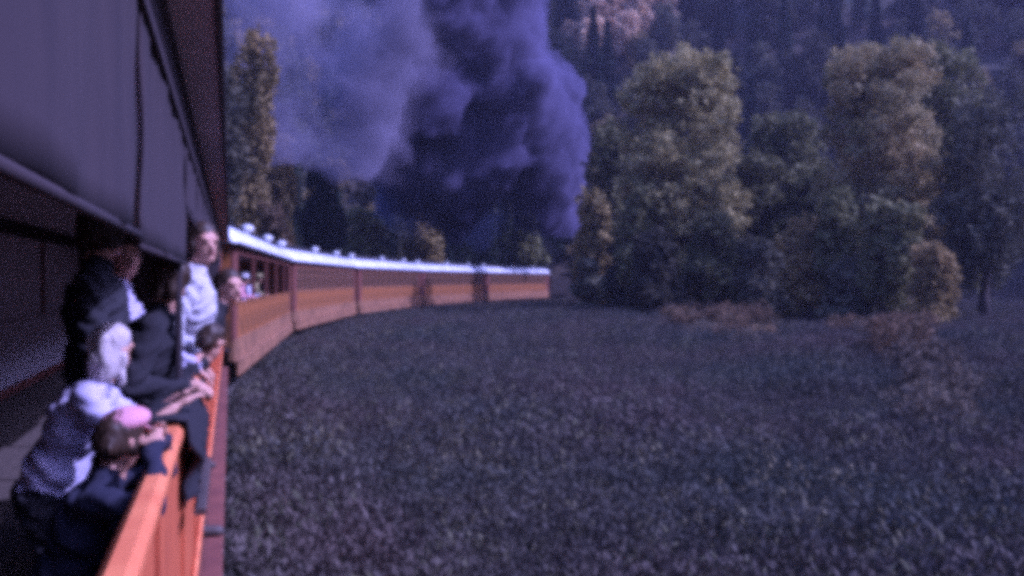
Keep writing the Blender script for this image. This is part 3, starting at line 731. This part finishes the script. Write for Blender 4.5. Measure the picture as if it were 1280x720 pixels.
def person(label, loc, rz, top='navy', legs='charcoal', hair='brownhair', hat=None, H=1.7, lean=0.0, side=0.0, look=0.0, tilt=0.0, hands=None, voxel=.011, long_hair=False, group=None, bare_arm=False, seated=False):
    """local +Y is forward; lean bends the trunk forward, side bends to the right; hands = (left, right) targets in local coords"""
    k = H / 1.7; b = MB(); T = []
    V3 = lambda *a: Vector(a) * k
    SKIN, TOPM, LEG, SHOE = 0, 1, 2, 3
    def cone(p0, p1, r0, r1, mi, n=12):
        r0 *= k; r1 *= k; d = p1 - p0; L = max(d.length, 1e-4); u = d / L
        sts = [(-.95, .3), (-.7, .71), (0, 1)]
        pts = [p0 + u * (r0 * a) for a, _ in sts] + [p0.lerp(p1, .5)] + [p1 + u * (r1 * -a) for a, _ in sts[::-1]]
        rs = [r0 * f for _, f in sts] + [(r0 + r1) / 2] + [r1 * f for _, f in sts[::-1]]
        b.tube(pts, rs, n); T.append((p0, p1, r0, r1, mi))
    def ell(c, r, mi, rot=None, tr=None):
        b.ell(c, tuple(q * k for q in r), rot, 14, 10); T.append((c, c, (tr or min(r)) * k, (tr or min(r)) * k, mi))
    hipz = .90 if not seated else .50
    pelvis = V3(0, 0, hipz)
    up = Vector((math.sin(side), math.sin(lean) * math.cos(side), math.cos(lean) * math.cos(side)))
    rt = Vector((1, 0, 0)) - up * up.x; rt.normalize(); fw = up.cross(rt) * -1
    if fw.y < 0: fw = -fw
    R = Matrix((rt, fw, up)).transposed()
    waist = pelvis + up * .16 * k; chest = pelvis + up * .36 * k; shc = pelvis + up * .50 * k; neck = pelvis + up * .56 * k + fw * .01 * k
    ell(pelvis, (.170, .13, .13), LEG, R, .12); ell(waist - up * .05 * k, (.178, .138, .15), TOPM, R, .15); ell(waist, (.165, .13, .13), TOPM, R, .14); ell(chest, (.19, .14, .20), TOPM, R, .16)
    cone(shc - rt * .13 * k, shc + rt * .13 * k, .065, .065, TOPM)
    cone(neck, neck + up * .08 * k, .058, .054, SKIN); cone(neck - rt * .05 * k - up * .01 * k, neck + rt * .05 * k - up * .01 * k, .062, .062, TOPM)
    # legs
    for sx in (-1, 1):
        hp = pelvis + V3(sx * .09, 0, -.03)
        if seated: kn = V3(sx * .11, .42, .48); an = V3(sx * .11, .40, .09)
        else: kn = V3(sx * .10, .05 + .03 * sx, .48); an = V3(sx * .11, -.01 + .05 * sx, .09)
        cone(hp, kn, .085, .056, LEG); cone(kn, an, .056, .04, LEG)
        cone(an + V3(0, -.03, -.045), an + V3(0, .15, -.055), .038, .034, SHOE)
    # arms: two-bone
    hands = hands or ((-.25, .12, .85), (.25, .12, .85))
    hinfo = []
    for sx, hd in zip((-1, 1), hands):
        sh = shc + rt * sx * .175 * k + up * -.01 * k; hd = Vector(hd); a_, c_ = .29 * k, .26 * k
        d = hd - sh; L = min(d.length, (a_ + c_) * .985); u = d.normalized(); hd = sh + u * L
        x = (a_ * a_ - c_ * c_ + L * L) / (2 * L); hh = math.sqrt(max(a_ * a_ - x * x, 0))
        pole = Vector((sx * .55, -.35, -.9)); pole -= u * pole.dot(u); pole.normalize()
        el = sh + u * x + pole * hh
        cone(sh, el, .066, .054, TOPM); cone(el, hd, .050 if not bare_arm else .041, .041 if not bare_arm else .027, SKIN if bare_arm else TOPM)
        f = (hd - el).normalized(); f2 = (f + Vector((0, .0, -.15))).normalized()
        sd_ = f2.cross(Vector((0, 0, 1))); sd_ = sd_.normalized() if sd_.length > .1 else Vector((1, 0, 0)); nn = sd_.cross(f2).normalized()
        w = hd + f2 * .015 * k; pc = w + f2 * .045 * k
        ell(pc, (.040, .050, .017), SKIN, Matrix((sd_, f2, nn)).transposed(), .02)
        for j in range(4):
            o_ = (j - 1.5) * .019 * k; ln = (.036, .042, .039, .030)[j] * k
            p0 = pc + f2 * .042 * k + sd_ * o_; p1 = p0 + (f2 - nn * .35).normalized() * ln; p2 = p1 + (f2 * .5 - nn).normalized() * ln * .8
            cone(p0, p1, .0095, .009, SKIN, 8); cone(p1, p2, .009, .008, SKIN, 8)
        th0 = pc - f2 * .02 * k - sd_ * sx * .035 * k; th1 = th0 + (f2 * .6 - sd_ * sx * .8).normalized() * .035 * k; th2 = th1 + (f2 - nn * .4).normalized() * .03 * k
        cone(th0, th1, .012, .011, SKIN, 8); cone(th1, th2, .011, .009, SKIN, 8)
    # head
    HR = Matrix.Rotation(look, 3, 'Z') @ Matrix.Rotation(tilt, 3, 'X')
    hc = neck + up * .070 * k + Vector((0, .028, .088)) * k
    L_ = lambda x, y, z: hc + HR @ (Vector((x, y, z)) * k)
    ell(L_(0, -.01, .02), (.074, .094, .092), SKIN, HR, .085); ell(L_(0, .02, -.045), (.056, .068, .068), SKIN, HR, .065)
    cone(L_(0, .080, .0), L_(0, .102, -.030), .011, .015, SKIN, 8)
    ell(L_(0, .068, -.085), (.026, .024, .018), SKIN, HR)
    for sx in (-1, 1):
        ell(L_(sx * .076, -.01, -.01), (.010, .022, .032), SKIN, HR); ell(L_(sx * .032, .076, .028), (.026, .014, .010), SKIN, HR)
    ell(L_(0, .082, -.053), (.022, .010, .007), SKIN, HR)
    me = remeshed(b, T, voxel, ('skin', top, legs, 'leather'), 'body')
    root = empty('person', loc, rz, label, 'person', group)
    link('body', me, root)
    for sx in (-1, 1): MB().ell(L_(sx * .031, .083, .012), (.011 * k, .007 * k, .006 * k), HR, 8, 6).obj('eye', 'eye', root)
    MB().ell(L_(0, .091, -.053), (.022 * k, .005 * k, .006 * k), HR, 8, 6).obj('mouth', 'lip', root)
    hb = MB(); g = random.Random(len(label))
    rotb = HR @ Matrix.Rotation(math.radians(28), 3, 'X')
    hb.ell(L_(0, -.024, .042), (.086 * k, .098 * k, .084 * k), rotb, 20, 12); hb.ell(L_(0, -.05, -.01), (.076 * k, .066 * k, .085 * k), HR, 14, 8)
    for i in range(26):      # locks break the outline
        a = g.uniform(0.35 * PI - .3, 2.65 * PI - .9 + .3); z = g.uniform(-.05 if not long_hair else -.14, .05)
        if math.sin(a) > .45: continue
        hb.ell(L_(.080 * math.cos(a), -.022 + .092 * math.sin(a), z), (.022 * k, .022 * k, .05 * k), HR, 6, 5)
    if long_hair: hb.ell(L_(0, -.055, -.06), (.078 * k, .06 * k, .12 * k), HR, 12, 8)
    hm_ = remeshed(hb, [], voxel * .9, (hair,), 'hair')
    link('hair', hm_, root)
    if hat == 'pink':
        cb = MB().ell(L_(0, -.012, .085), (.094 * k, .112 * k, .052 * k), rotb, 20, 10).ell(L_(0, .075, .075), (.06 * k, .05 * k, .010 * k), HR, 14, 6)
        cb.obj('cap', hat, root)
    elif hat:
        b2 = MB(); c0 = L_(0, -.01, .075)
        R2 = HR; ring = lambda r, z: [c0 + R2 @ (Vector((math.cos(2 * PI * i / 20) * r, math.sin(2 * PI * i / 20) * r * 1.12, z)) * k) for i in range(20)]
        V = ring(.15, -.012) + ring(.155, -.006) + ring(.095, .0) + ring(.092, .07) + ring(.070, .095) + ring(.01, .085)
        b2.add(V, [(20 * j + i, 20 * j + (i + 1) % 20, 20 * j + 20 + (i + 1) % 20, 20 * j + 20 + i) for j in range(5) for i in range(20)], True)
        b2.obj('hat', hat, root)
    return root
FLZ = FL
# placed from the photograph: px of the head and distance give x; the side wall top is at z=2.17, its outer face at x=-.18
def pers(px, py, Z, label, rest=True, **kw):
    """the head lands on (px, py) at depth Z; hands rest on the sill"""
    p = at(px, py, Z); lean = kw.get('lean', 0)
    hz = .90 + .56 * math.cos(lean) + .07 * math.cos(lean) + .088; hy = (.56 + .07) * math.sin(lean) + .02
    k = (p.z - FLZ) / hz; rx = p.x - hy * k
    if rest and 'hands' not in kw:
        wy = (WALL - .02) - rx; s_ = kw.pop('spread', .2)
        kw['hands'] = ((-s_, wy, TOP - FLZ + .045), (s_, wy, TOP - FLZ + .045))
    kw.pop('spread', None)
    return person(label, (rx, p.y, FLZ), -PI / 2, H=1.7 * k, **kw)
# local frame at rz=-90 deg: local +Y points to world +X (out of the car), local +X points to world -Y (towards the camera)
pers(136, 436, 3.35, 'passenger with pale fair hair and lavender blouse, bare forearm resting on the sill', top='lavender', hair='fairhair', lean=.42, look=.9, tilt=-.15, bare_arm=True, long_hair=True, spread=.16)
pers(146, 550, 2.5, 'stooping child in navy coat and pink cap, nearest the camera', top='navy', hat='pink', lean=.35, look=.9, tilt=-.35, spread=.12)
pers(152, 322, 4.9, 'passenger behind the pale haired one, sunlit face and lavender sleeve', top='lavender', lean=.12, look=-1.1)
pers(126, 290, 4.4, 'tall passenger in charcoal at the far left of the window, only dimly visible', top='charcoal', look=.9, rest=False)
pers(250, 305, 5.3, 'bare headed passenger in pale shirt standing tallest at the open window', top='whitecloth', lean=.12, look=-1.0)
pers(284, 358, 5.9, 'passenger in black coat and dark hair leaning far out of the window', top='black', lean=.62, look=-.9)
pers(262, 426, 5.0, 'passenger in dark coat bent low over the sill, head down', top='black', lean=.72, look=.9, tilt=-.5)
pers(209, 350, 4.0, 'passenger in black coat seen from behind in the middle of the opening', top='black', lean=.25, look=1.35, spread=.15)
pers(268, 372, 7.2, 'passenger in lavender jacket turned sideways, half hidden by the black coat', top='lavender', lean=.3, look=-1.2)
for px, Z, top, H, lab, hat in ((322, 24.3, 'pink', 1.72, 'small far passenger in pink at the second coach window, nearest of the far three', 'whitecloth'), (334, 26.2, 'lavender', 1.65, 'small far passenger in lavender leaning from the second coach', None), (342, 28.0, 'khaki', 1.75, 'small far passenger in khaki with a hat, farthest out of the second coach', 'khaki')):
    s = (Z - 13) * 1.05
    tp, th = track({24.3: 12.0, 26.2: 14.3, 28.0: 16.6}[Z], HALF - .35)
    person(lab, (tp.x, tp.y, FLZ), -th - PI / 2, top=top, H=H, lean=.55, look=.6, hat=hat, voxel=.02, hands=((-.2, .55, 1.08), (.2, .55, 1.08)))
# coat hung over the sill: cloth sheet with folds and a lighter hem
def coat(y0, y1, zlow):
    V = []; nx = 24; prof = [(-.30, TOP - .25), (-.12, TOP + .02), (-.03, TOP + .03), (.035, TOP + .02), (.055, TOP - .06)]
    nz = 12; prof += [(.055 + .02 * math.sin(i * .5), TOP - .06 - (TOP - .06 - zlow) * i / nz) for i in range(1, nz + 1)]
    for i in range(nx + 1):
        t = i / nx; y = y0 + (y1 - y0) * t
        for j, (x, z) in enumerate(prof):
            w = max(0, j - 4) / nz
            V.append((WALL + x + .022 * w * math.sin(t * 19 + j * .3) + .012 * math.sin(t * 41 + j), y + .02 * w * math.sin(j * .9), z + .035 * w * math.sin(t * 7)))
    m = len(prof); return MB().add(V, [(i * m + j, i * m + j + 1, (i + 1) * m + j + 1, (i + 1) * m + j) for i in range(nx) for j in range(m - 1)], True)
ct = empty('draped_coat', (0, 0, 0), 0, 'black coat draped over the orange sill, its pale hem hanging down', 'coat')
co = coat(3.35, 4.35, 1.83).obj('cloth', 'black', ct)
md = co.modifiers.new('thick', 'SOLIDIFY'); md.thickness = .012
hm = MB(); hm.box(WALL + .05, WALL + .095, 3.36, 4.34, 1.80, 1.826, .01); hm.obj('hem', 'leather', ct)

# ------------------------------------------------------------------ smoke
def smoke_obj(name, blobs, voxel, dens, col, label, seed, aniso=.2, nscale=.12, edge=None, lo=.36, mn=.12):
    b = MB()
    g = random.Random(seed)
    for (px, py, Z, r) in blobs:
        c = at(px, py, Z); rr = r / F * Z
        b.ell(c, (rr, rr * 1.1, rr * .95), None, 20, 12)
        for k in range(16):
            v = Vector((g.gauss(0, 1), g.gauss(0, 1), g.gauss(0, 1))).normalized(); r2 = rr * g.uniform(.22, .42)
            b.ell(c + v * rr * .88, (r2, r2, r2), None, 10, 8)
    me0 = b.mesh('tmp', None); o = bpy.data.objects.new('tmp', me0); C.objects.link(o)
    r = o.modifiers.new('r', 'REMESH'); r.mode = 'VOXEL'; r.voxel_size = voxel
    tx = bpy.data.textures.new('puff', 'CLOUDS'); tx.noise_scale = 2.0; tx.noise_depth = 6
    d = o.modifiers.new('d', 'DISPLACE'); d.texture = tx; d.strength = 3.0; d.mid_level = .5; d.texture_coords = 'GLOBAL'
    tx2 = bpy.data.textures.new('curl', 'CLOUDS'); tx2.noise_scale = .8; tx2.noise_depth = 4
    d2 = o.modifiers.new('d2', 'DISPLACE'); d2.texture = tx2; d2.strength = 1.1; d2.mid_level = .5; d2.texture_coords = 'GLOBAL'
    dg = bpy.context.evaluated_depsgraph_get(); me = bpy.data.meshes.new_from_object(o.evaluated_get(dg)); bpy.data.objects.remove(o)
    m = bpy.data.materials.new(name); m.use_nodes = True; t = m.node_tree; t.nodes.clear()
    out = t.nodes.new('ShaderNodeOutputMaterial'); pv = t.nodes.new('ShaderNodeVolumePrincipled')
    pv.inputs['Color'].default_value = (*col, 1); pv.inputs['Anisotropy'].default_value = aniso
    ge = t.nodes.new('ShaderNodeNewGeometry'); n = t.nodes.new('ShaderNodeTexNoise'); n.inputs['Scale'].default_value = nscale; n.inputs['Detail'].default_value = 4
    mr = t.nodes.new('ShaderNodeMapRange'); mr.inputs[1].default_value = lo; mr.inputs[2].default_value = .66; mr.inputs[3].default_value = dens * mn; mr.inputs[4].default_value = dens
    t.links.new(ge.outputs['Position'], n.inputs['Vector']); t.links.new(n.outputs['Fac'], mr.inputs[0])
    # the plume thins out as the wind carries it away from the engine
    dp = t.nodes.new('ShaderNodeVectorMath'); dp.operation = 'DOT_PRODUCT'; dp.inputs[1].default_value = (CA, -SA, 0)
    fr = t.nodes.new('ShaderNodeMapRange'); fr.interpolation_type = 'SMOOTHSTEP'
    fr.inputs[1].default_value = edge[0]; fr.inputs[2].default_value = edge[1]; fr.inputs[3].default_value = edge[2]; fr.inputs[4].default_value = 1
    mu = t.nodes.new('ShaderNodeMath'); mu.operation = 'MULTIPLY'
    t.links.new(ge.outputs['Position'], dp.inputs[0]); t.links.new(dp.outputs['Value'], fr.inputs[0])
    t.links.new(mr.outputs[0], mu.inputs[0]); t.links.new(fr.outputs[0], mu.inputs[1]); t.links.new(mu.outputs[0], pv.inputs['Density'])
    t.links.new(pv.outputs[0], out.inputs['Volume'])
    me.materials.clear(); me.materials.append(m); o = link(name, me)
    tag(o, label, 'smoke', kind='stuff'); return o
dense = [(757, 318, 122, 6), (752, 306, 121, 10), (742, 292, 118, 15), (726, 280, 114, 20), (710, 272, 110, 26), (696, 268, 106, 30), (520, 215, 96, 58), (480, 150, 92, 66), (570, 240, 99, 52), (690, 240, 104, 40), (672, 250, 103, 42), (660, 195, 102, 66), (640, 140, 100, 76), (700, 205, 102, 34), (690, 160, 101, 44),
         (668, 110, 100, 40), (600, 100, 97, 84), (590, 190, 98, 70), (620, 40, 96, 66), (560, 30, 93, 80), (620, -30, 94, 62), (520, 120, 92, 72), (540, -50, 90, 90)]
smoke_obj('smoke', dense, 0.9, 1.1, (.36, .31, .53), 'thick dark purple grey engine smoke rolling up from the locomotive', 4, edge=(-26, -3, .02), nscale=.14)
thin = [(480, 60, 88, 90), (400, -10, 80, 80), (330, -20, 76, 66), (310, 60, 74, 40), (520, 250, 98, 50), (600, 270, 104, 40), (440, 150, 84, 72), (400, 40, 82, 70), (470, 195, 88, 50), (380, 110, 80, 56), (540, 215, 96, 56), (350, 20, 76, 50), (450, -30, 84, 80), (350, 170, 78, 40)]
smoke_obj('drifting_smoke', thin, 1.3, .26, (.76, .66, .86), 'thin pale purple smoke drifting left over the coaches', 2, nscale=.13, edge=(-28, -12, .45), lo=.40, mn=.0)
# ------------------------------------------------------------------ hazy air
hz = MB().box(-420, 900, -60, 800, -3.2, 330).obj('haze', None)
m = bpy.data.materials.new('haze'); m.use_nodes = True; t = m.node_tree; t.nodes.clear()
out = t.nodes.new('ShaderNodeOutputMaterial'); pv = t.nodes.new('ShaderNodeVolumePrincipled')
pv.inputs['Color'].default_value = (.80, .76, .95, 1); pv.inputs['Density'].default_value = .00034; pv.inputs['Anisotropy'].default_value = .3
t.links.new(pv.outputs[0], out.inputs['Volume']); hz.data.materials.append(m)
tag(hz, 'thin purplish smoky air over the valley', 'haze', kind='stuff')
